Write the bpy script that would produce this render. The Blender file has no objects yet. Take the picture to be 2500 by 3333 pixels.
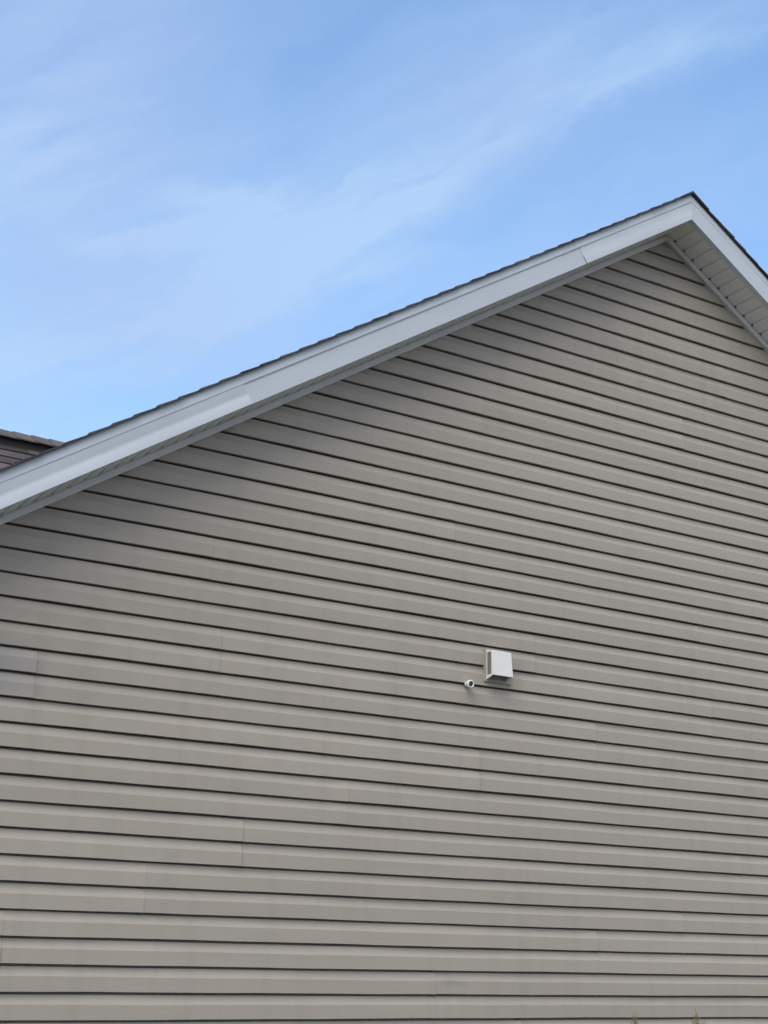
import bpy, bmesh, math, random
from mathutils import Vector, Matrix
random.seed(11)
R = math.radians
scene = bpy.context.scene
C = scene.collection

# ------------------------------------------------------------------ camera
G = 1.262                                   # height of the lowest butt line in the frame above the ground
cam_d = bpy.data.cameras.new('camera'); cam = bpy.data.objects.new('camera', cam_d); C.objects.link(cam)
cam_d.sensor_fit = 'VERTICAL'; cam_d.sensor_height = 36.0; cam_d.lens = 47.83
cam_d.clip_start = 0.05; cam_d.clip_end = 3000
YAW, PIT, ROL = R(30.4549), R(17.9755), R(1.26621)
fwd = Vector((math.sin(YAW)*math.cos(PIT), math.cos(YAW)*math.cos(PIT), math.sin(PIT)))
r0 = Vector((math.cos(YAW), -math.sin(YAW), 0)); u0 = r0.cross(fwd)
rt = r0*math.cos(ROL)+u0*math.sin(ROL); up = u0*math.cos(ROL)-r0*math.sin(ROL)
M = Matrix((rt, up, -fwd)).transposed().to_4x4(); M.translation = Vector((0, -6.7583, 0.3382+G))
cam.matrix_world = M
scene.camera = cam

# ------------------------------------------------------------------ sun and sky
SUN_EL, SUN_AZ = R(52), R(-128)             # azimuth from +y towards +x: the bright sky is behind the viewer's left shoulder
sd = Vector((math.sin(SUN_AZ)*math.cos(SUN_EL), math.cos(SUN_AZ)*math.cos(SUN_EL), math.sin(SUN_EL)))
ld = bpy.data.lights.new('sun', 'SUN'); sun = bpy.data.objects.new('sun', ld); C.objects.link(sun)
ld.energy = 1.5; ld.angle = R(54); ld.color = (1.0, 0.90, 0.77)
sun.rotation_euler = sd.to_track_quat('Z', 'Y').to_euler()

w = bpy.data.worlds.new("World"); scene.world = w; w.use_nodes = True
nt = w.node_tree; nt.nodes.clear()
def N(t, tree=None, **kw):
    n = (tree or nt).nodes.new(t)
    for k, v in kw.items(): setattr(n, k, v)
    return n
def lk(a, b, tree=None): (tree or nt).links.new(a, b)
def mth(op, a, b=None, c=None, tree=None, clamp=False):
    n = N('ShaderNodeMath', tree, operation=op); n.use_clamp = clamp
    for i, v in enumerate((a, b, c)):
        if v is None: continue
        if isinstance(v, (int, float)): n.inputs[i].default_value = v
        else: lk(v, n.inputs[i], tree)
    return n.outputs[0]
sky = N('ShaderNodeTexSky', sky_type='NISHITA', sun_disc=False)
sky.sun_elevation = SUN_EL; sky.sun_rotation = SUN_AZ
sky.altitude = 100; sky.air_density = 1.0; sky.dust_density = 0.6; sky.ozone_density = 1.3
tc = N('ShaderNodeTexCoord')
# gentle warp of the view direction, so that the cirrus has ragged edges
nz = N('ShaderNodeTexNoise'); nz.inputs['Scale'].default_value = 5.0; nz.inputs['Detail'].default_value = 5; nz.inputs['Roughness'].default_value = 0.55
lk(tc.outputs['Generated'], nz.inputs['Vector'])
def vm(op, a, b=None, s=None):
    n = N('ShaderNodeVectorMath', operation=op)
    for i, v in enumerate((a, b)):
        if v is None: continue
        if isinstance(v, (tuple, list, Vector)): n.inputs[i].default_value = tuple(v)
        else: lk(v, n.inputs[i])
    if s is not None: n.inputs['Scale'].default_value = s
    return n
wv = vm('SCALE', vm('SUBTRACT', nz.outputs['Color'], (0.5, 0.5, 0.5)).outputs[0], s=0.085)
D = vm('NORMALIZE', vm('ADD', tc.outputs['Generated'], wv.outputs[0]).outputs[0]).outputs[0]
def cdir(px, py):                           # a fixed compass direction in the sky
    v = rt*((px-1250)/4428)-up*((py-1666.5)/4428)+fwd
    return v.normalized()
def dot(v, n): return vm('DOT_PRODUCT', v, tuple(n)).outputs['Value']
def gauss(x, wd):                           # exp(-(x/wd)^2)
    q = mth('DIVIDE', x, wd); return mth('EXPONENT', mth('MULTIPLY', mth('MULTIPLY', q, q), -1.0))
def band(p0, p1, wd, amp, lo=None, hi=None):
    a, b = cdir(*p0), cdir(*p1); n = a.cross(b).normalized(); t = (b-a).normalized()
    g = gauss(dot(D, n), wd)
    s = dot(D, t); s0, s1 = a.dot(t), b.dot(t); L = s1-s0
    g = mth('MULTIPLY', g, gauss(mth('SUBTRACT', s, (s0+s1)/2), L*0.62))
    return mth('MULTIPLY', g, amp)
bands = [band((500, 1080), (1500, 560), 0.023, 0.50), band((1350, 560), (2450, 60), 0.020, 0.44),
         band((1250, 420), (2300, -60), 0.050, 0.28), band((150, 1230), (900, 960), 0.030, 0.42), band((250, 980), (1150, 830), 0.055, 0.26),
         band((560, 790), (880, 735), 0.009, 0.75), band((330, 830), (500, 808), 0.006, 0.7), band((560, 650), (860, 600), 0.014, 0.42), band((1150, 900), (1400, 860), 0.010, 0.22),
         band((-100, 600), (250, 560), 0.028, 0.30), band((-400, 900), (500, 200), 0.10, 0.30),
         band((900, 1250), (2600, 640), 0.075, 0.26), band((700, 760), (1100, 620), 0.030, 0.28),
         band((-300, 1420), (300, 1300), 0.05, 0.35), band((-2500, 600), (-200, -900), 0.30, 0.45)]
acc = bands[0]
for b_ in bands[1:]: acc = mth('ADD', acc, b_)
# streaky texture drawn out along the drift of the cirrus
mp = N('ShaderNodeMapping'); ax = (cdir(2450, 60)-cdir(300, 1150)).normalized(); an = cdir(2450, 60).cross(cdir(300, 1150)).normalized(); az = ax.cross(an)
cx_ = N('ShaderNodeCombineXYZ'); lk(mth('MULTIPLY', dot(D, ax), 2.2), cx_.inputs[0]); lk(mth('MULTIPLY', dot(D, an), 9.0), cx_.inputs[1]); lk(mth('MULTIPLY', dot(D, az), 3.0), cx_.inputs[2])
n2 = N('ShaderNodeTexNoise'); n2.inputs['Scale'].default_value = 1.4; n2.inputs['Detail'].default_value = 6; n2.inputs['Roughness'].default_value = 0.5
lk(cx_.outputs[0], n2.inputs['Vector'])
n4 = N('ShaderNodeTexNoise'); n4.inputs['Scale'].default_value = 5.5; n4.inputs['Detail'].default_value = 7; n4.inputs['Roughness'].default_value = 0.6; n4.inputs['Distortion'].default_value = 0.6
lk(cx_.outputs[0], n4.inputs['Vector'])
tex = mth('ADD', mth('MULTIPLY_ADD', n2.outputs['Fac'], 1.3, -0.35), mth('MULTIPLY_ADD', n4.outputs['Fac'], 1.4, -0.1))
cl = mth('MULTIPLY', acc, tex)
cl = mth('ADD', cl, mth('MULTIPLY_ADD', n2.outputs['Fac'], 0.5, -0.14), clamp=True)
cl = mth('MINIMUM', cl, 0.85)
mix = N('ShaderNodeMix', data_type='RGBA')
lk(cl, mix.inputs['Factor'])
hs = N('ShaderNodeMix', data_type='RGBA'); hs.blend_type = 'MULTIPLY'; hs.inputs['Factor'].default_value = 1.0
lk(sky.outputs[0], hs.inputs[6]); hs.inputs[7].default_value = (0.87, 1.01, 1.08, 1)
lk(hs.outputs[2], mix.inputs[6]); mix.inputs[7].default_value = (1.78, 2.52, 3.55, 1)
# faint lavender haze, mostly towards the left
lav = mth('MULTIPLY', mth('ADD', mth('ADD', band((-200, 0), (700, 500), 0.13, 0.50), band((100, 1000), (900, 1150), 0.05, 0.40)), band((1300, 300), (1900, 420), 0.05, 0.30)), mth('MULTIPLY_ADD', n2.outputs['Fac'], 1.2, 0.1), clamp=True)
m2 = N('ShaderNodeMix', data_type='RGBA'); lk(lav, m2.inputs['Factor']); lk(mix.outputs[2], m2.inputs[6]); m2.inputs[7].default_value = (1.55, 1.98, 3.10, 1)
bg = N('ShaderNodeBackground'); bg.inputs['Strength'].default_value = 0.15
out = N('ShaderNodeOutputWorld')
# unseen bright cloud, added behind the viewer as neutral fill for the wall
sp_ = N('ShaderNodeSeparateXYZ'); lk(D, sp_.inputs[0])
bk = N('ShaderNodeMapRange', interpolation_type='SMOOTHSTEP'); bk.inputs[1].default_value = -0.05; bk.inputs[2].default_value = 0.55
lk(mth('MULTIPLY', sp_.outputs['Y'], -1.0), bk.inputs[0])
m3 = N('ShaderNodeMix', data_type='RGBA'); lk(mth('MULTIPLY', bk.outputs[0], mth('MULTIPLY_ADD', n2.outputs['Fac'], 0.3, 0.75), clamp=True), m3.inputs['Factor']); lk(m2.outputs[2], m3.inputs[6]); m3.inputs[7].default_value = (2.38, 2.55, 2.85, 1)
lk(m3.outputs[2], bg.inputs['Color']); lk(bg.outputs[0], out.inputs[0])

scene.view_settings.view_transform = 'Standard'; scene.view_settings.look = 'None'
scene.view_settings.exposure = 0.86; scene.view_settings.gamma = 1.0; scene.view_settings.use_curve_mapping = False
scene.render.engine = 'CYCLES'
scene.render.resolution_x = 768; scene.render.resolution_y = 1024

# ------------------------------------------------------------------ materials
def mat(name, col, rough=0.5, var=0.06, vscale=1.5, bump=0.0, bscale=60, spec=0.5, stretch=(1, 1, 1), hue=(0, 0, 0), metallic=0.0):
    m = bpy.data.materials.new(name); m.use_nodes = True; t = m.node_tree
    bs = t.nodes['Principled BSDF']; bs.inputs['Roughness'].default_value = rough; bs.inputs['Specular IOR Level'].default_value = spec
    bs.inputs['Metallic'].default_value = metallic
    c = N('ShaderNodeTexCoord', t); mpn = N('ShaderNodeMapping', t); mpn.inputs['Scale'].default_value = stretch
    lk(c.outputs['Object'], mpn.inputs['Vector'], t)
    n = N('ShaderNodeTexNoise', t); n.inputs['Scale'].default_value = vscale; n.inputs['Detail'].default_value = 6; n.inputs['Roughness'].default_value = 0.6
    lk(mpn.outputs[0], n.inputs['Vector'], t)
    rp = N('ShaderNodeValToRGB', t); e = rp.color_ramp.elements; e[0].position = 0.3; e[1].position = 0.7
    e[0].color = [max(0, x*(1-var)-h) for x, h in zip(col, hue)]+[1]; e[1].color = [x*(1+var)+h for x, h in zip(col, hue)]+[1]
    lk(n.outputs['Fac'], rp.inputs[0], t); lk(rp.outputs[0], bs.inputs['Base Color'], t)
    if bump:
        n3 = N('ShaderNodeTexNoise', t); n3.inputs['Scale'].default_value = bscale; n3.inputs['Detail'].default_value = 4
        lk(mpn.outputs[0], n3.inputs['Vector'], t)
        b = N('ShaderNodeBump', t); b.inputs['Strength'].default_value = bump; b.inputs['Distance'].default_value = 0.002
        lk(n3.outputs['Fac'], b.inputs['Height'], t); lk(b.outputs[0], bs.inputs['Normal'], t)
    return m

def siding_material():
    m = mat('siding_vinyl', (0.400, 0.363, 0.316), 0.42, 0.035, 0.9, 0.35, 14, 0.4, stretch=(1, 1, 9))
    t = m.node_tree; bs = t.nodes['Principled BSDF']; rp = [n for n in t.nodes if n.type == 'VALTORGB'][0]
    at = N('ShaderNodeAttribute', t, attribute_name='panel'); at.attribute_type = 'GEOMETRY'
    tint = N('ShaderNodeMix', t, data_type='RGBA', blend_type='MULTIPLY'); tint.inputs['Factor'].default_value = 1.0
    lk(rp.outputs[0], tint.inputs[6], t)
    cmb = N('ShaderNodeCombineColor', t)
    for i, k in enumerate((0.055, 0.055, 0.048)):
        lk(mth('MULTIPLY_ADD', at.outputs['Fac'], k, 1-k/2, tree=t), cmb.inputs[i], t)
    lk(cmb.outputs[0], tint.inputs[7], t)
    # rain dirt streaks, running down, and a few soft tinted patches
    c = N('ShaderNodeTexCoord', t); mp2 = N('ShaderNodeMapping', t); mp2.inputs['Scale'].default_value = (9, 9, 0.8); lk(c.outputs['Object'], mp2.inputs['Vector'], t)
    ns = N('ShaderNodeTexNoise', t); ns.inputs['Scale'].default_value = 1.0; ns.inputs['Detail'].default_value = 5; lk(mp2.outputs[0], ns.inputs['Vector'], t)
    dirt = N('ShaderNodeMapRange', t); dirt.inputs[1].default_value = 0.5; dirt.inputs[2].default_value = 0.8; dirt.inputs[3].default_value = 0.0; dirt.inputs[4].default_value = 0.18
    lk(ns.outputs['Fac'], dirt.inputs[0], t)
    dm = N('ShaderNodeMix', t, data_type='RGBA'); lk(dirt.outputs[0], dm.inputs['Factor'], t); lk(tint.outputs[2], dm.inputs[6], t); dm.inputs[7].default_value = (0.20, 0.19, 0.175, 1)
    last = dm
    # (x, z, half width, half height, strength, colour): soft tinted patches, smudges and stains on the vinyl
    for (x, z, hw, hh, s, col) in PATCHES:
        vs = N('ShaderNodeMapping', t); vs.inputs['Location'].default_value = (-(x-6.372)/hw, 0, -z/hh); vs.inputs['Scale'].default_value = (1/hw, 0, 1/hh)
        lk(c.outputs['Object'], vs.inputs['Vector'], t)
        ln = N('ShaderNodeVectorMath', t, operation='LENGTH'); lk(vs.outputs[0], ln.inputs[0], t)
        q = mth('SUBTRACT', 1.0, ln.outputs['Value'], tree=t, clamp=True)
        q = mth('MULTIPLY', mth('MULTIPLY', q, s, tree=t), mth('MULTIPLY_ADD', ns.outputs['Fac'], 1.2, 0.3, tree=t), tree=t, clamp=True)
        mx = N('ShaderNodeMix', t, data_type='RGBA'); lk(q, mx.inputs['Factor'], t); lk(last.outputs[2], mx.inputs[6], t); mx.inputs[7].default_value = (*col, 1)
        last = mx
    lk(last.outputs[2], bs.inputs['Base Color'], t)
    return m
PATCHES = [(1.58, 1.66+G, 0.44, 0.22, 0.95, (0.21, 0.24, 0.30)),  # bluish, darker tint near the left end, fading outwards
          (4.50, 0.19+G, 0.12, 0.03, 0.5, (0.22, 0.22, 0.22)),
          (4.74, 2.20+G, 0.10, 0.04, 0.30, (0.27, 0.26, 0.27)),
          (4.97, 2.04+G, 0.05, 0.10, 0.30, (0.27, 0.28, 0.29)),
          (4.62, 1.80+G, 0.10, 0.07, 0.35, (0.27, 0.27, 0.28))]
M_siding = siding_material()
M_sheathing = mat('dark_sheathing', (0.12, 0.105, 0.09), 0.7, 0.1)  # plain dark brown for the walls behind the vinyl
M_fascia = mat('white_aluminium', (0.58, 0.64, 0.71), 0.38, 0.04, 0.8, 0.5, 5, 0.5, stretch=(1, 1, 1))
M_soffit = mat('soffit_vinyl', (0.80, 0.79, 0.77), 0.5, 0.05, 3)
M_trim = mat('trim_vinyl', (0.68, 0.68, 0.69), 0.45, 0.05, 3)
M_white = mat('white_plastic', (0.79, 0.79, 0.785), 0.35, 0.02, 8)
M_block = mat('mounting_block_vinyl', (0.375, 0.35, 0.315), 0.5, 0.04, 5)
M_grill = mat('vent_mesh', (0.30, 0.29, 0.26), 0.7, 0.2, 60)
M_dark = mat('dark_void', (0.02, 0.02, 0.02), 0.6, 0.1)
M_lens = mat('lens_glass', (0.012, 0.008, 0.012), 0.08, 0.0, spec=0.8)
M_conc = mat('concrete', (0.33, 0.32, 0.30), 0.9, 0.15, 6, 0.6, 40)
M_grass = mat('grass_blades', (0.06, 0.09, 0.03), 0.9, 0.4, 4)
M_lawn = mat('lawn', (0.090, 0.086, 0.066), 0.95, 0.4, 1.3, 1.0, 30)
M_bark = mat('bark', (0.12, 0.085, 0.055), 0.9, 0.3, 20)
M_leaf = mat('evergreen_leaf', (0.14, 0.15, 0.06), 0.7, 0.45, 9)
M_leafd = mat('evergreen_leaf_dry', (0.22, 0.20, 0.10), 0.8, 0.35, 9)

def shingle_material():
    m = bpy.data.materials.new('asphalt_shingles'); m.use_nodes = True; t = m.node_tree; bs = t.nodes['Principled BSDF']
    bs.inputs['Roughness'].default_value = 0.92; bs.inputs['Specular IOR Level'].default_value = 0.25
    at = N('ShaderNodeAttribute', t, attribute_name='panel')
    rp = N('ShaderNodeValToRGB', t); e = rp.color_ramp.elements
    e[0].position = 0; e[0].color = (0.050, 0.047, 0.049, 1); e[1].position = 1; e[1].color = (0.155, 0.135, 0.130, 1)
    x = e.new(0.5); x.color = (0.093, 0.084, 0.083, 1)
    lk(at.outputs['Fac'], rp.inputs[0], t)
    c = N('ShaderNodeTexCoord', t); n = N('ShaderNodeTexNoise', t); n.inputs['Scale'].default_value = 220; n.inputs['Detail'].default_value = 3; lk(c.outputs['Object'], n.inputs['Vector'], t)
    mx = N('ShaderNodeMix', t, data_type='RGBA', blend_type='MULTIPLY'); mx.inputs['Factor'].default_value = 0.8
    r2 = N('ShaderNodeValToRGB', t); r2.color_ramp.elements[0].position = 0.35; r2.color_ramp.elements[0].color = (0.45, 0.45, 0.47, 1); r2.color_ramp.elements[1].position = 0.65; r2.color_ramp.elements[1].color = (1.45, 1.42, 1.4, 1)
    lk(n.outputs['Fac'], r2.inputs[0], t); lk(rp.outputs[0], mx.inputs[6], t); lk(r2.outputs[0], mx.inputs[7], t); lk(mx.outputs[2], bs.inputs['Base Color'], t)
    b = N('ShaderNodeBump', t); b.inputs['Strength'].default_value = 0.8; b.inputs['Distance'].default_value = 0.002; lk(n.outputs['Fac'], b.inputs['Height'], t); lk(b.outputs[0], bs.inputs['Normal'], t)
    return m
M_shingle = shingle_material()

# ------------------------------------------------------------------ mesh helpers
class MB:
    def __init__(s): s.v = []; s.f = []; s.fa = []; s.sm = []
    def face(s, pts, val=0.5, smooth=False):
        i = len(s.v); s.v += [tuple(p) for p in pts]; s.f.append(tuple(range(i, i+len(pts)))); s.fa.append(val); s.sm.append(smooth)
    def grid(s, rows, val=0.5, smooth=True):
        nr, nc = len(rows), len(rows[0]); i = len(s.v)
        for r in rows: s.v += [tuple(p) for p in r]
        for a in range(nr-1):
            for b in range(nc-1):
                q = [i+a*nc+b, i+a*nc+b+1, i+(a+1)*nc+b+1, i+(a+1)*nc+b]
                P = [s.v[k] for k in q]
                if (abs(P[0][0]-P[1][0]) < 1e-7 and abs(P[2][0]-P[3][0]) < 1e-7 and abs(P[0][0]-P[2][0]) < 1e-7 and abs(P[0][1]-P[1][1])+abs(P[0][2]-P[1][2]) < 1e-6): continue
                s.f.append(tuple(q)); s.fa.append(val); s.sm.append(smooth)
    def box(s, a, b, val=0.5):
        (x0, y0, z0), (x1, y1, z1) = a, b
        V = [(x0, y0, z0), (x1, y0, z0), (x1, y1, z0), (x0, y1, z0), (x0, y0, z1), (x1, y0, z1), (x1, y1, z1), (x0, y1, z1)]
        for q in ((0, 3, 2, 1), (4, 5, 6, 7), (0, 1, 5, 4), (1, 2, 6, 5), (2, 3, 7, 6), (3, 0, 4, 7)): s.face([V[k] for k in q], val)
    def hexa(s, V, val=0.5):
        for q in ((0, 3, 2, 1), (4, 5, 6, 7), (0, 1, 5, 4), (1, 2, 6, 5), (2, 3, 7, 6), (3, 0, 4, 7)): s.face([V[k] for k in q], val)
    def build(s, name, m, parent=None, bevel=0, merge=False):
        me = bpy.data.meshes.new(name); me.from_pydata(s.v, [], s.f); me.materials.append(m)
        at = me.attributes.new('panel', 'FLOAT', 'FACE'); at.data.foreach_set('value', s.fa)
        me.polygons.foreach_set('use_smooth', s.sm)
        me.validate(); me.update()
        o = bpy.data.objects.new(name, me); C.objects.link(o)
        if parent: o.parent = parent
        if merge:
            bm = bmesh.new(); bm.from_mesh(me); bmesh.ops.remove_doubles(bm, verts=bm.verts, dist=1e-5); bmesh.ops.recalc_face_normals(bm, faces=bm.faces); bm.to_mesh(me); bm.free()
        if bevel:
            b = o.modifiers.new('bevel', 'BEVEL'); b.width = bevel; b.segments = 2; b.limit_method = 'ANGLE'; b.angle_limit = R(35)
        return o
def empty(name, loc=(0, 0, 0)):
    o = bpy.data.objects.new(name, None); o.location = loc; C.objects.link(o); return o
def tag(o, label, cat, group=None):
    o['label'] = label; o['category'] = cat
    if group: o['group'] = group
    return o

# ------------------------------------------------------------------ ground
def lawn():
    b = MB(); n = 40
    xs = [-1500, -400, -120, -50]+[-30+i*1.5 for i in range(n+1)]+[60, 120, 400, 1500]
    rows = []
    for y in xs:
        rows.append([(x, y, -0.015+0.02*math.sin(x*.7+y*.4)*math.cos(y*.9)*(1 if abs(x) < 45 and abs(y) < 45 else 0)) for x in xs])
    o = b; o.grid(rows, 0.5, True)
    ob = o.build('ground', M_lawn); ob['kind'] = 'structure'; ob['label'] = 'mown green lawn around the house'
    return ob
lawn()

# ------------------------------------------------------------------ the house
H = 0.127                                   # one course of the Dutch lap siding
AX = 6.372; SL = 0.6555                     # ridge x and roof slope
house = empty('house', (AX, 4.0, 0)); HX, HY = AX, 4.0
tag(house, 'house with a taupe lap siding gable wall, white rake boards and brown shingle roof', 'house')
def P(mb, name, m, parent=house, **k):      # geometry is written in world metres; move it under the parent
    o = mb.build(name, m, parent, **k)
    off = Vector((HX, HY, 0))
    o.data.transform(Matrix.Translation(-off)) if parent is house else None
    return o
def S(mb, name, m, parent, **k):            # a sub-part of a house part (parts sit at the house origin)
    o = mb.build(name, m, parent, **k); o.data.transform(Matrix.Translation(-Vector((HX, HY, 0)))); return o
XL, XR = 0.78, 2*AX-0.78                    # side walls
DEPTH = 9.5
Z_TRIM = 5.456+G; Z_SOF = 5.510+G; Z_FB = 5.505+G; Z_STEP = 5.650+G; Z_DRIP = 5.714+G
def zat(z0, x): return z0-SL*abs(x-AX)

# seams of the twelve foot panels, read from the wall: line at the top of the panel row -> x of one seam
seam = {0: 1.35, 2: 4.375, 4: 1.916, 6: 2.619, 8: 3.147, 10: 3.781, 12: 1.05, 14: 1.951, 16: 2.956, 18: 5.1, 20: 2.873, 22: 3.494, 24: 4.488, 26: 5.226, 28: 3.05, 30: 4.7, 32: 6.45, 34: 5.2, 36: 6.9, 38: 5.9, 40: 6.2, 42: 6.3}
PAN = 3.626
def gable_wall():
    b = MB(); rnd = random.Random(5)
    zc = Z_TRIM+0.03
    # profile of one course: (z fraction, y) from the butt edge upwards
    prof = [[(0.0, 0.020), (0.0, 0.0012)], [(0.0, 0.0012), (0.012, 0.0)], [(0.012, 0.0), (0.555, 0.0022)], [(0.555, 0.0022), (0.59, 0.0042), (0.70, 0.0105), (0.82, 0.0142), (0.918, 0.0158)],
            [(0.918, 0.0158), (0.932, 0.036), (1.0, 0.038)]]
    for pr in range(-10, 44, 2):            # panel row between line pr (bottom) and pr+2
        top = pr+2; s0 = seam.get(top, 1.0+rnd.random()*3.0)
        xs_seam = [s0+k*PAN for k in range(-4, 5)]
        dz = rnd.uniform(-.0010, .0010)
        for k in range(len(xs_seam)-1):
            a, e = xs_seam[k]-0.026, xs_seam[k+1]; val = rnd.random()
            if e < XL or a > XR: continue
            for c in (0, 1):
                zb = G+(pr+c)*H
                ph = [rnd.uniform(0, 6.28) for _ in range(6)]
                lift = rnd.uniform(.0030, .0048)
                def wave(x, z):
                    y = 0.0012*math.sin(x*2.1+ph[0])+0.0008*math.sin(x*4.7+ph[1]+z*9)+0.0004*math.sin(x*10.3+ph[2])
                    zz = dz+0.0009*math.sin(x*1.6+ph[3])+0.0007*math.sin(x*5.9+ph[4])+0.0004*math.sin(x*13.7+ph[5])
                    y -= lift*max(0, 1-(e-x)/0.16)**2
                    y += 0.0012*max(0, 1-(x-a)/0.10)
                    return y, zz
                X = [a+(e-a)*i/26 for i in range(26)]+[e-.105, e-.07, e-.045, e-.025, e-.010, e]; n = len(X)-1
                for seg in prof:
                    rows = []
                    for (fz, y) in seg:
                        z = zb+fz*H; row = []
                        for x in X:
                            wy, wz = wave(x, z); zz = min(z+(wz if fz < 0.9 else 0), 99)
                            half = (zc-zz)/SL
                            lo = max(XL, AX-half); hi = min(XR, AX+half)
                            if half <= 0: lo = hi = AX
                            xc = min(max(x, lo), hi)
                            row.append((xc, y+(wy if fz < 0.91 else 0), zz if half > 0 else zc))
                        rows.append(row)
                    if any(abs(rows[0][i][0]-rows[0][i+1][0]) > 1e-6 or abs(rows[-1][i][0]-rows[-1][i+1][0]) > 1e-6 for i in range(n)):
                        b.grid(rows, val, True)
                # the visible cut end of the lapping sheet
                z0, z1 = zb, zb+0.9*H
                if XL < e < XR and z1 < zc-SL*abs(e-AX):
                    pts = [(f, y) for seg in prof[2:4] for (f, y) in seg]
                    for (f0, y0), (f1, y1) in zip(pts[:-1], pts[1:]):
                        if f1 <= f0: continue
                        w0 = wave(e, zb+f0*H); w1 = wave(e, zb+f1*H)
                        b.face([(e, y0+w0[0], zb+f0*H+w0[1]), (e, y0+w0[0]+.008, zb+f0*H+w0[1]), (e, y1+w1[0]+.008, zb+f1*H+w1[1]), (e, y1+w1[0], zb+f1*H+w1[1])], val*0.6)
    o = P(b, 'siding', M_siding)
    return o
gable_wall()
def sheathing():                            # solid walls behind the vinyl
    b = MB(); y0 = 0.045; zt = Z_SOF-0.01
    zl = zat(zt, XL)
    F = [(XL, y0, 0.0), (XR, y0, 0.0), (XR, y0, zl), (AX, y0, zt), (XL, y0, zl)]
    Bk = [(x, DEPTH, z) for x, _, z in F]
    b.face(F); b.face(Bk[::-1])
    for i in range(5):
        j = (i+1) % 5; b.face([F[j], F[i], Bk[i], Bk[j]])
    P(b, 'wall', M_sheathing)
    f = MB(); f.box((XL+.01, -0.012, -0.3), (XR-.01, 0.040, G-10*H-0.005)); P(f, 'foundation', M_conc, bevel=0.006)
    for x in (XL, XR):
        c = MB(); s = 1 if x == XL else -1
        xa, xb = sorted((x-s*0.012, x+s*0.075)); c.box((xa, -0.020, G-10*H), (xb, 0.041, zat(Z_SOF-.05, x))); P(c, 'corner_trim', M_trim, bevel=0.004)
sheathing()

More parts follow.
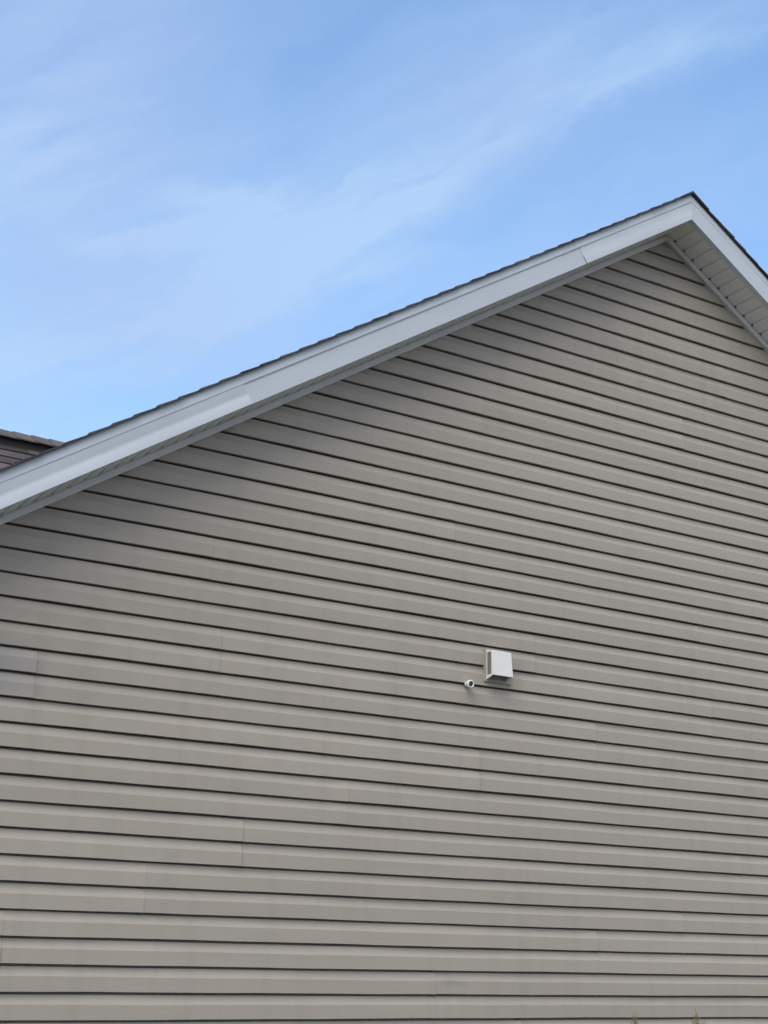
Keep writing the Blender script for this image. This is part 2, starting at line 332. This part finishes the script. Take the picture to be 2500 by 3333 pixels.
def sweep(mb, prof, xs, zl, val=0.5, smooth=False):
    """prof: list of (y, dz); swept along x following z = zat(zl, x)"""
    for (y0, d0), (y1, d1) in zip(prof[:-1], prof[1:]):
        mb.grid([[(x, y0, zat(zl, x)+d0) for x in xs], [(x, y1, zat(zl, x)+d1) for x in xs]], val, smooth)
def span(a, b, n): return [a+(b-a)*i/n for i in range(n+1)]
EAVE = 0.42                                 # eave overhang beyond the side walls
XE0, XE1 = XL-EAVE, XR+EAVE
YF = -0.283
def rake(side):
    s = -1 if side == 'l' else 1
    xe = XE0 if s < 0 else XE1
    # frieze channel against the wall: a J with a face, a bottom and a groove
    t = MB(); xs = span(xe+(EAVE if s < 0 else -EAVE), AX, 24)
    sweep(t, [(0.02, 0.004), (-0.018, 0.0), (-0.0205, 0.002), (-0.0205, 0.042), (-0.010, 0.046), (-0.010, 0.060)], xs, Z_TRIM)
    P(t, 'frieze_trim', M_trim)
    # soffit sheet with V grooves every 10 cm of slope; grooves run from the wall to the rake board
    so = MB(); dh = MB(); px = 0.0834; g = 0.0085
    # groove phase read from the photograph, right slope at x = 6.774, left slope at x = 1.764
    x0 = 6.774 if s > 0 else 1.764
    k0 = int((min(xe, AX)-x0)/px)-1; k1 = int((max(xe, AX)-x0)/px)+1
    knots = []
    for k in range(k0, k1+1):
        xc = x0+k*px
        knots += [(xc-0.0095, 0), (xc-0.0045, g*1.6), (xc+0.0040, g*1.6), (xc+0.0095, 0)]
    lo, hi = min(xe, AX), max(xe, AX)
    knots = [(lo, 0)]+[(x, d) for x, d in knots if lo+.001 < x < hi-.001]+[(hi, 0)]
    ys = [0.03, -0.022, -0.045, -0.14, -0.225, -0.240, -0.275]
    rows = []
    for y in ys:
        f = 1.0 if y > -0.23 else 0.0
        rows.append([(x, y, zat(Z_SOF, x)+d*f) for x, d in knots])
    so.grid(rows, 0.5, False)
    sp = P(so, 'soffit', M_soffit)
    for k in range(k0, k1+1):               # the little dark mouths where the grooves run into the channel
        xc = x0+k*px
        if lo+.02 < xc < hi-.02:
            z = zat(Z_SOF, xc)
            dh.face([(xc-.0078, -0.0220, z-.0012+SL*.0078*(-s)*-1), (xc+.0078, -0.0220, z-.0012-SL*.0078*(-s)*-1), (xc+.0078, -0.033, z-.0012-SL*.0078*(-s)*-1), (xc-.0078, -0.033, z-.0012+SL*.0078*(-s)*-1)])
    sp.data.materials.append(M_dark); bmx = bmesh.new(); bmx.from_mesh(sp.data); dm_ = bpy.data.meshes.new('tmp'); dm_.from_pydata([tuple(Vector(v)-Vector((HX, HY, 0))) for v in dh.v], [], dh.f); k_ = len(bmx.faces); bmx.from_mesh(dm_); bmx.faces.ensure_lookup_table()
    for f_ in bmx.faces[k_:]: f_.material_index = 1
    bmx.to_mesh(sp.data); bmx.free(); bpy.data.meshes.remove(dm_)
    # rake board: aluminium wrapped, three lengths, each lapped over the next
    fb = MB()
    cuts = [XE0, 2.936, 5.373, AX] if s < 0 else [AX, AX+2.6, AX+4.9, XE1]
    for i in range(3):
        a, e = cuts[i], cuts[i+1]; rnd = random.Random(i+(7 if s > 0 else 0))
        dy = [-0.0045, 0.0, -0.0030][i]; hz = Z_STEP-Z_FB
        ns = 40; X = span(a, e+(0.0 if i == 2 else 0.0), ns)
        if s < 0 and i == 0: pf = [(0, 0.0), (0.40, 0.0015), (0.50, 0.0060), (0.58, 0.0040), (1.0, 0.0005)]     # the bent lower length
        elif s < 0 and i == 2: pf = [(0, 0.0), (0.42, -0.0008), (0.52, 0.0022), (1.0, 0.001)]
        else: pf = [(0, 0.0040), (0.5, 0.0016), (1.0, 0.0)]
        rows = []
        for f_, y_ in pf:
            sh = -0.0647*f_; wa = 0.0 if abs(a-XE0) < 1e-6 or a == AX else 1.0; wb_ = 0.0 if e == AX or abs(e-XE1) < 1e-6 else 1.0
            if s > 0: sh = -sh
            Xs = [x+sh*(wa+(wb_-wa)*(x-a)/(e-a)) for x in X]
            rows.append([(x, YF+dy+y_+0.0007*math.sin(x*3.1+i*2+f_*2)+0.0005*math.sin(x*8.3+i+f_*5), zat(Z_FB, x)+f_*hz) for x in Xs])
        fb.grid(rows, 0.5, True)
        # hem and return under the soffit
        b0 = rows[0]
        fb.grid([[(x, y+0.0445, z+0.0015) for x, y, z in b0], [(x, y+0.003, z-0.0018) for x, y, z in b0], [(x, y, z) for x, y, z in b0]], 0.5, False)
        fb.grid([[(x, y+0.0445, z+0.0015) for x, y, z in b0], [(x, y+0.0445, z+0.012) for x, y, z in b0]], 0.5, False)
        # cut end
        for X_, col in ((a, 0), (e, -1)):
            for r0_, r1_ in zip(rows[:-1], rows[1:]):
                p, q = r0_[col], r1_[col]; fb.face([p, (p[0], p[1]+.004, p[2]), (q[0], q[1]+.004, q[2]), q])
    fo = P(fb, 'rake_board', M_fascia)
    # drip edge over the board: face stands proud, with a hemmed lower lip
    d = MB(); xs = span(xe, AX, 60); wv_ = lambda x: 0.0006*math.sin(x*4.3)
    pr = [(YF+0.003, Z_STEP+0.001), (YF-0.0062, Z_STEP), (YF-0.0066, Z_STEP+0.002), (YF-0.0062, Z_STEP+0.020), (YF-0.0050, Z_DRIP-0.016), (YF-0.0010, Z_DRIP-0.004), (YF-0.001, Z_DRIP), (YF+0.05, Z_DRIP)]
    rows = [[(x, y+wv_(x), zat(z, x)) for x in xs] for y, z in pr]
    for r0_, r1_ in zip(rows[:-1], rows[1:]): d.grid([r0_, r1_], 0.5, False)
    S(d, 'drip_edge', M_fascia, fo)
    # wooden core behind, so that nothing is open from the side
    k = MB(); xs = span(xe, AX, 2)
    sweep(k, [(YF+0.012, 0.012), (YF+0.012, Z_STEP-Z_FB+.05), (0.04, Z_STEP-Z_FB+.05), (0.04, 0.012), (YF+0.012, 0.012)], xs, Z_FB)
    S(k, 'rafter', M_trim, fo)
    # boxed return closing the end of the eave
    xi = XL if s < 0 else XR; q = MB(); xo = xe-s*0.02; zb_ = zat(Z_FB, xe)+0.003
    for yy in (-0.2835+0.012, 0.034):
        q.face([(xi, yy, zb_), (xo, yy, zb_), (xo, yy, zat(Z_DRIP, xo)-.01), (xi, yy, zat(Z_DRIP, xi)-.01)])
    q.face([(xi, -0.2715, zb_), (xo, -0.2715, zb_), (xo, 0.034, zb_), (xi, 0.034, zb_)])
    q.face([(xi, -0.2715, zb_), (xi, 0.034, zb_), (xi, 0.034, zat(Z_SOF, xi)), (xi, -0.2715, zat(Z_SOF, xi))])
    P(q, 'eave_return', M_trim)
    # far rake, plain
    q = MB(); sweep(q, [(DEPTH+0.02, 0.0), (DEPTH+0.28, 0.0), (DEPTH+0.28, Z_DRIP-Z_FB), (DEPTH+0.02, Z_DRIP-Z_FB)], xs, Z_FB)
    P(q, 'rake_board', M_fascia)
rake('l'); rake('r')

# eave fascia, gutters omitted where the photograph shows none
for s in (-1, 1):
    e = MB(); x = XE0 if s < 0 else XE1
    z = zat(Z_FB, x); xa, xb = sorted((x, x-s*0.02))
    e.box((xa, YF+0.001, z-0.02), (xb, DEPTH+0.27, z+0.16)); P(e, 'eave_board', M_fascia)
    e = MB(); xs_ = XL if s < 0 else XR; xa, xb = sorted((xs_, x-s*0.021)); e.box((xa, 0.03, z-0.004), (xb, DEPTH+0.02, z+0.008)); P(e, 'soffit', M_soffit)

# ------------------------------------------------------------------ shingles
def shingle_slope(mb, origin, along, upslope, normal, length, run, expo=0.143, seed=1, jag=0.006, thick=0.006, phase=0.0, maxpiece=0.42):
    """courses from the eave up; each course is a run of laminated tabs of random width"""
    rnd = random.Random(seed); n = int((run+phase)/expo)+1
    th = math.hypot(1, 0)
    for i in range(n+1):
        s0 = i*expo-phase; s1 = min(s0+expo*1.12, run+0.01)
        s0c = max(s0, -0.012)
        if s1 <= s0c: continue
        x = rnd.uniform(-jag, jag*0.4); end = length+rnd.uniform(-jag*.4, jag)
        while x < end-1e-4:
            first = x < 0.01; wd = rnd.uniform(0.10, maxpiece)+(0.2 if first else 0); x1 = min(x+wd, end)
            val = min(1, max(0, rnd.gauss(0.5, 0.27))); t = thick+rnd.choice((0, 0, 0.0035))+rnd.uniform(0, .0012)
            hb, ht = (thick+0.0045 if first else t+0.0035), 0.0008                     # butt end stands on the course below
            dd = rnd.uniform(-.004, .004)
            def pt(a, b_, h): return origin+along*a+upslope*b_+normal*h
            b0 = s0c+dd
            V = [pt(x, b0, 0-.002), pt(x1, b0, -.002), pt(x1, s1, -.004), pt(x, s1, -.004), pt(x, b0, hb), pt(x1, b0, hb), pt(x1, s1, ht), pt(x, s1, ht)]
            mb.hexa(V, val)
            x = x1
ca = 1/math.hypot(1, SL); sa = SL*ca
OV = 0.028                                   # overhang past the drip edge
L = DEPTH+0.30-YF+OV
for s in (-1, 1):
    rf = MB(); xe = XE0-0.03 if s < 0 else XE1+0.03
    org = Vector((xe, YF-OV+0.004, zat(Z_DRIP, xe)+0.002))
    upv = Vector((-s*ca, 0, sa)); al = Vector((0, 1, 0)); nm = Vector((s*sa, 0, ca))
    run = abs(AX-xe)/ca
    # butt steps seen on the skyline: left at x = 2.017, right at x = 6.643
    xst = 2.017 if s < 0 else 6.643
    ph = (0.143-(abs(xst-xe)/ca) % 0.143) % 0.143
    shingle_slope(rf, org, al, upv, nm, L, run, seed=3+s, phase=ph, thick=0.0048, jag=0.005)
    rf_o = P(rf, 'roof', M_shingle)
    dk = MB()
    a0 = Vector((xe-s*0.01, YF, zat(Z_DRIP, xe)-0.012)); b0 = Vector((AX, YF, Z_DRIP-0.012+.0))
    dk.face([a0, b0, b0+Vector((0, L-.05, 0)), a0+Vector((0, L-.05, 0))]); S(dk, 'deck', M_dark, rf_o)
# ridge cap of the gable roof
rc = MB(); rnd = random.Random(9); y = YF-OV
zr = Z_DRIP+0.006
while y < DEPTH+0.3:
    y1 = y+0.16; v = rnd.random(); w_ = 0.125; h0, h1 = 0.009, 0.003
    for s in (-1, 1):
        V = [(AX, y, zr+.003), (AX+s*w_, y, zr-.002-w_*SL), (AX+s*w_, y1, zr-.006-w_*SL), (AX, y1, zr-.002), (AX, y, zr+h0), (AX+s*w_, y, zr+h0-.003-w_*SL), (AX+s*w_, y1, zr+h1-.003-w_*SL), (AX, y1, zr+h1)]
        rc.hexa(V, v)
    y += 0.143
P(rc, 'ridge_cap', M_shingle)

# ------------------------------------------------------------------ cross wing behind, on the left
WY = 3.2; WZ = 4.125+G; WS = 10/12.0; WXL, WXR = -7.5, 4.1
cw = 1/math.hypot(1, WS); sw = WS*cw
wing_front_y = 1.05
for s in (-1, 1):                            # -1: slope facing the viewer
    wr = MB(); half = (WY-wing_front_y)+0.3
    ye = WY+s*half
    org = Vector((WXL-0.25, ye, WZ-0.082-WS*half)); upv = Vector((0, -s*cw, sw)); nm = Vector((0, s*sw, cw))
    shingle_slope(wr, org, Vector((1, 0, 0)), upv, nm, WXR-WXL+0.25, half/cw, seed=20+s, phase=0.05, thick=0.007, maxpiece=0.34)
    wo = P(wr, 'wing_roof', M_shingle)
    if s < 0:
        c = MB(); x = WXR; rnd = random.Random(4)
        while x > WXL-0.27:                  # ridge caps over a raised ridge vent
            x1 = x-0.165; v = min(1, 0.62+rnd.random()*0.38); w_ = 0.135
            for t in (-1, 1):
                V = [(x, WY, WZ-.014), (x, WY+t*w_, WZ-.014-w_*WS*.82), (x1, WY+t*w_, WZ-.008-w_*WS*.82), (x1, WY, WZ-.008),
                     (x, WY, WZ-.006), (x, WY+t*w_, WZ-.006-w_*WS*.82), (x1, WY+t*w_, WZ+.003-w_*WS*.82), (x1, WY, WZ+.003)]
                c.hexa(V, v)
            x -= 0.143
        S(c, 'ridge_cap', M_shingle, wo)
        v = MB(); v.box((WXL-.2, WY-0.098, WZ-0.19), (WXR-.02, WY+0.098, WZ-0.090)); S(v, 'ridge_vent', M_dark, wo)
wb = MB(); zt = WZ-0.10; hy = WY-wing_front_y; zl = zt-WS*hy
F = [(WXL, wing_front_y, 0), (WXL, 2*WY-wing_front_y, 0), (WXL, 2*WY-wing_front_y, zl), (WXL, WY, zt), (WXL, wing_front_y, zl)]
Bk = [(WXR-.4, y, z) for _, y, z in F]
wb.face(F[::-1]); wb.face(Bk)
for i in range(5):
    j = (i+1) % 5; wb.face([F[i], F[j], Bk[j], Bk[i]])
P(wb, 'wing_wall', M_block)
wf = MB(); ye = wing_front_y-0.3; ze = WZ-0.045-WS*(WY-ye)
wf.box((WXL-.2, ye-0.0, ze-0.17), (XE0+.02, ye+0.02, ze+0.0)); wf.box((WXL-.2, ye+0.02, ze-0.168), (XE0+.02, wing_front_y+.01, ze-0.155)); P(wf, 'eave_board', M_fascia)
for k_, xw in enumerate((-5.4, -2.2)):       # windows of the wing, out of the frame to the left
    w_ = MB(); w_.box((xw-.55, wing_front_y-.03, 1.0), (xw+.55, wing_front_y+.01, 2.3)); wo = P(w_, 'window', M_trim, bevel=0.006)
    g_ = MB(); g_.box((xw-.47, wing_front_y-.034, 1.08), (xw+.47, wing_front_y-.02, 1.63)); g_.box((xw-.47, wing_front_y-.034, 1.68), (xw+.47, wing_front_y-.02, 2.22)); S(g_, 'pane', M_lens, wo)

# ------------------------------------------------------------------ exhaust vent hood
VX0, VX1 = 4.719, 4.866
VO = Vector((4.80, 0.0, 1.943+G))
vent = empty('exhaust_vent', VO); tag(vent, 'white square exhaust vent hood on the siding, with open underside and side mesh', 'vent')
def V_(mb, name, m, parent=vent, **k):
    o = mb.build(name, m, parent, **k); o.data.transform(Matrix.Translation(-VO)); return o
mb_ = MB(); mb_.box((4.7075, -0.0105, 1.931+G), (4.907, 0.03, 2.134+G)); V_(mb_, 'mounting_block', M_block, bevel=0.003)
hd = MB(); zt, zb2 = 2.130+G, 1.943+G
pf = [(-0.0107, zt), (-0.062, zt-0.015), (-0.067, zt-0.021), (-0.083, 1.961+G), (-0.0107, zb2)]     # side outline (y, z)
th = 0.0035
def side_pts(x): return [Vector((x, y, z)) for y, z in pf]
A, B = side_pts(VX0), side_pts(VX1)
for i in range(3): hd.face([A[i], A[i+1], B[i+1], B[i]])                       # top, rounded shoulder, sloping front
hd.face(B[::-1])                                                             # right side
# left side with an opening for the mesh
def yz(y, z): return Vector((VX0, y, z))
oy0, oy1, oz0, oz1 = -0.0175, -0.0600, 1.969+G, 2.107+G
hole = [yz(oy0, oz1), yz(oy1, oz1), yz(oy1, oz0), yz(oy0, oz0)]
hd.face([A[0], A[1], A[2], hole[1], hole[0]]); hd.face([A[2], A[3], hole[2], hole[1]]); hd.face([A[3], A[4], hole[3], hole[2]]); hd.face([A[4], A[0], hole[0], hole[3]])
for i in range(4):
    j = (i+1) % 4; hd.face([hole[i], hole[j], hole[j]+Vector((.004, 0, 0)), hole[i]+Vector((.004, 0, 0))])
# inner faces and the lip along the bottom
ins = [Vector((VX0+th, y, z)) for y, z in [(-0.0107, zt-th), (-0.060, zt-0.019), (-0.064, zt-.025), (-0.083+th, 1.961+G+.001), (-0.0107, zb2+.0005)]]
ins2 = [Vector((VX1-th, p.y, p.z)) for p in ins]
for i in range(3): hd.face([ins[i+1], ins[i], ins2[i], ins2[i+1]])
hd.face(ins2); hd.face([A[3], B[3], ins2[3], ins[3]]); hd.face([A[4], A[3], ins[3], ins[4]]); hd.face([B[3], B[4], ins2[4], ins2[3]])
V_(hd, 'hood', M_white)
ms = MB()
z = oz0
ms.face([(VX0+.004, oy0, oz0), (VX0+.004, oy0, oz1), (VX0+.004, oy1, oz1), (VX0+.004, oy1, oz0)])
while z < oz1-.004:
    ms.box((VX0+.0015, oy1, z), (VX0+.0035, oy0, z+.0028)); z += .0065
for yy in (-.028, -.039, -.050): ms.box((VX0+.001, yy-.0008, oz0), (VX0+.003, yy+.0008, oz1))
V_(ms, 'side_mesh', M_grill)
fl = MB(); fl.hexa([Vector(p) for p in [(VX0+.006, -.022, zb2+.012), (VX1-.006, -.022, zb2+.012), (VX1-.006, -.019, zb2+.012), (VX0+.006, -.019, zb2+.012), (VX0+.006, -.046, zt-.03), (VX1-.006, -.046, zt-.03), (VX1-.006, -.043, zt-.03), (VX0+.006, -.043, zt-.03)]])
V_(fl, 'damper_flap', M_grill)

# ------------------------------------------------------------------ security camera
SO = Vector((4.583, 0.0, 1.898+G))
sc_ = empty('security_camera', SO); tag(sc_, 'small white round security camera with dark lens, low beside the square vent hood', 'camera')
def lathe(mb, prof, org, axis, n=28, val=.5, smooth=True):
    ax_ = Vector(axis).normalized(); u_ = ax_.cross(Vector((0, 0, 1))).normalized(); v_ = ax_.cross(u_)
    rows = []
    for (t, r) in prof:
        rows.append([org+ax_*t+(u_*math.cos(2*math.pi*i/n)+v_*math.sin(2*math.pi*i/n))*r for i in range(n+1)])
    mb.grid(rows, val, smooth)
def K(mb, name, m, **k):
    o = mb.build(name, m, sc_, merge=True, **k); o.data.transform(Matrix.Translation(-SO)); return o
bs_ = MB(); lathe(bs_, [(0, 0), (0, .017), (0.006, .017), (0.0095, .014), (0.0095, 0)], SO+Vector((0, 0.003, 0.0)), (0, -1, 0)); K(bs_, 'base', M_white)
axd = Vector((0.02, -1, -0.12)).normalized(); c0 = SO+Vector((0.0, -0.006, 0.0))
bd = MB(); lathe(bd, [(0, .015), (.004, .0175), (.011, .0210), (.020, .0238), (.029, .0248), (.036, .0242), (.0395, .0215), (.0400, .0170), (.0360, .0150), (.0335, .0147)], c0, axd); K(bd, 'body', M_white)
ls = MB(); lathe(ls, [(.0342, 0.0001), (.0342, .0147)], c0, axd); K(ls, 'lens_plate', M_dark)
l2 = MB(); lathe(l2, [(.0343, .0085), (.037, .0075), (.0385, .004), (.0388, .0001)], c0, axd); K(l2, 'lens', M_lens)

# ------------------------------------------------------------------ evergreen shrubs whose tips reach the frame
def sprig(mb, base, d, ln, wd, rnd, depth=0):
    """a flat scaly spray: a stem with alternate overlapping leaflets"""
    d = d.normalized(); side = d.cross(Vector((rnd.uniform(-1, 1), rnd.uniform(-1, 1), rnd.uniform(-.3, .3)))).normalized()
    n = max(4, int(ln/0.006)); tw = wd*0.42
    nrm = d.cross(side)
    for i in range(n):
        f = i/n; p = base+d*(ln*f)+side*(0.004*math.sin(f*5))
        w_ = wd*(1-0.65*f)*rnd.uniform(.7, 1.1); s = side*(1 if i % 2 else -1)
        tip = p+s*w_+d*w_*0.9+nrm*rnd.uniform(-.25, .25)*w_
        q = d*tw*0.9
        mb.face([p-q, p+s*w_*0.45-q*0.3+nrm*tw*.3, tip, p+s*w_*0.3+q*1.2], rnd.random())
    e = base+d*ln
    mb.face([e-side*tw*.5-d*tw, e+side*tw*.5-d*tw, e+d*tw*2], rnd.random())
def shrub(x, y, top, seed, label, lean, dry):
    rnd = random.Random(seed)
    o = empty('evergreen_shrub', (x, y, 0)); tag(o, label, 'shrub', None)
    tk = MB(); n = 7; hh = top-0.10
    rows = []
    for i in range(13):
        f = i/12; r = 0.020*(1-f)**.8+0.0016; c = Vector((lean*f*f*.05, 0.01*math.sin(f*6), hh*f))
        rows.append([c+Vector((math.cos(a)*r, math.sin(a)*r, 0)) for a in [2*math.pi*j/n for j in range(n+1)]])
    tk.grid(rows, .5, True)
    lf = MB()
    for i in range(520):                     # side branches carry sprays; the crown narrows to a single leader
        f = rnd.random()**0.85; z = 0.08+(top-0.16)*f; rad = 0.30*(1-f)**0.75+0.012
        a = rnd.uniform(0, 6.283); r = rad*rnd.uniform(.25, 1)
        c = Vector((math.cos(a)*r+lean*.05*f*f, math.sin(a)*r, z))
        dv = Vector((math.cos(a)*.7, math.sin(a)*.7, rnd.uniform(.6, 1.6)))
        sprig(lf, c, dv, rnd.uniform(.05, .11)*(1-.55*f), rnd.uniform(.010, .017)*(1-.4*f), rnd)
    # the leader: short sprays around the last hand's breadth
    for i in range(40):
        f = i/39; z = top-0.165+0.135*f; a = i*2.4+seed
        dv = Vector((math.cos(a)*(.95-.45*f)+lean*.12, math.sin(a)*(.9-.45*f), 1.0))
        sprig(lf, Vector((lean*.05+lean*0.02*f, 0, z)), dv, (0.046*(1-.45*f)+.006)*rnd.uniform(.6, 1.15), 0.0125*(1-.35*f), rnd)
    sprig(lf, Vector((lean*.07, 0, top-.035)), Vector((lean*.25, 0, 1)), .040, .0085, rnd)
    tk.build('trunk', M_bark, o); lf.build('foliage', M_leafd if dry else M_leaf, o)
    return o
shrub(4.921, -1.0, 0.074+G, 3, 'green evergreen shrub whose tip shows at the bottom edge, nearer the middle', 0.5, False)
shrub(5.400, -1.0, 0.086+G, 8, 'browner evergreen shrub whose tip shows at the bottom edge, nearer the right corner', -0.3, True)
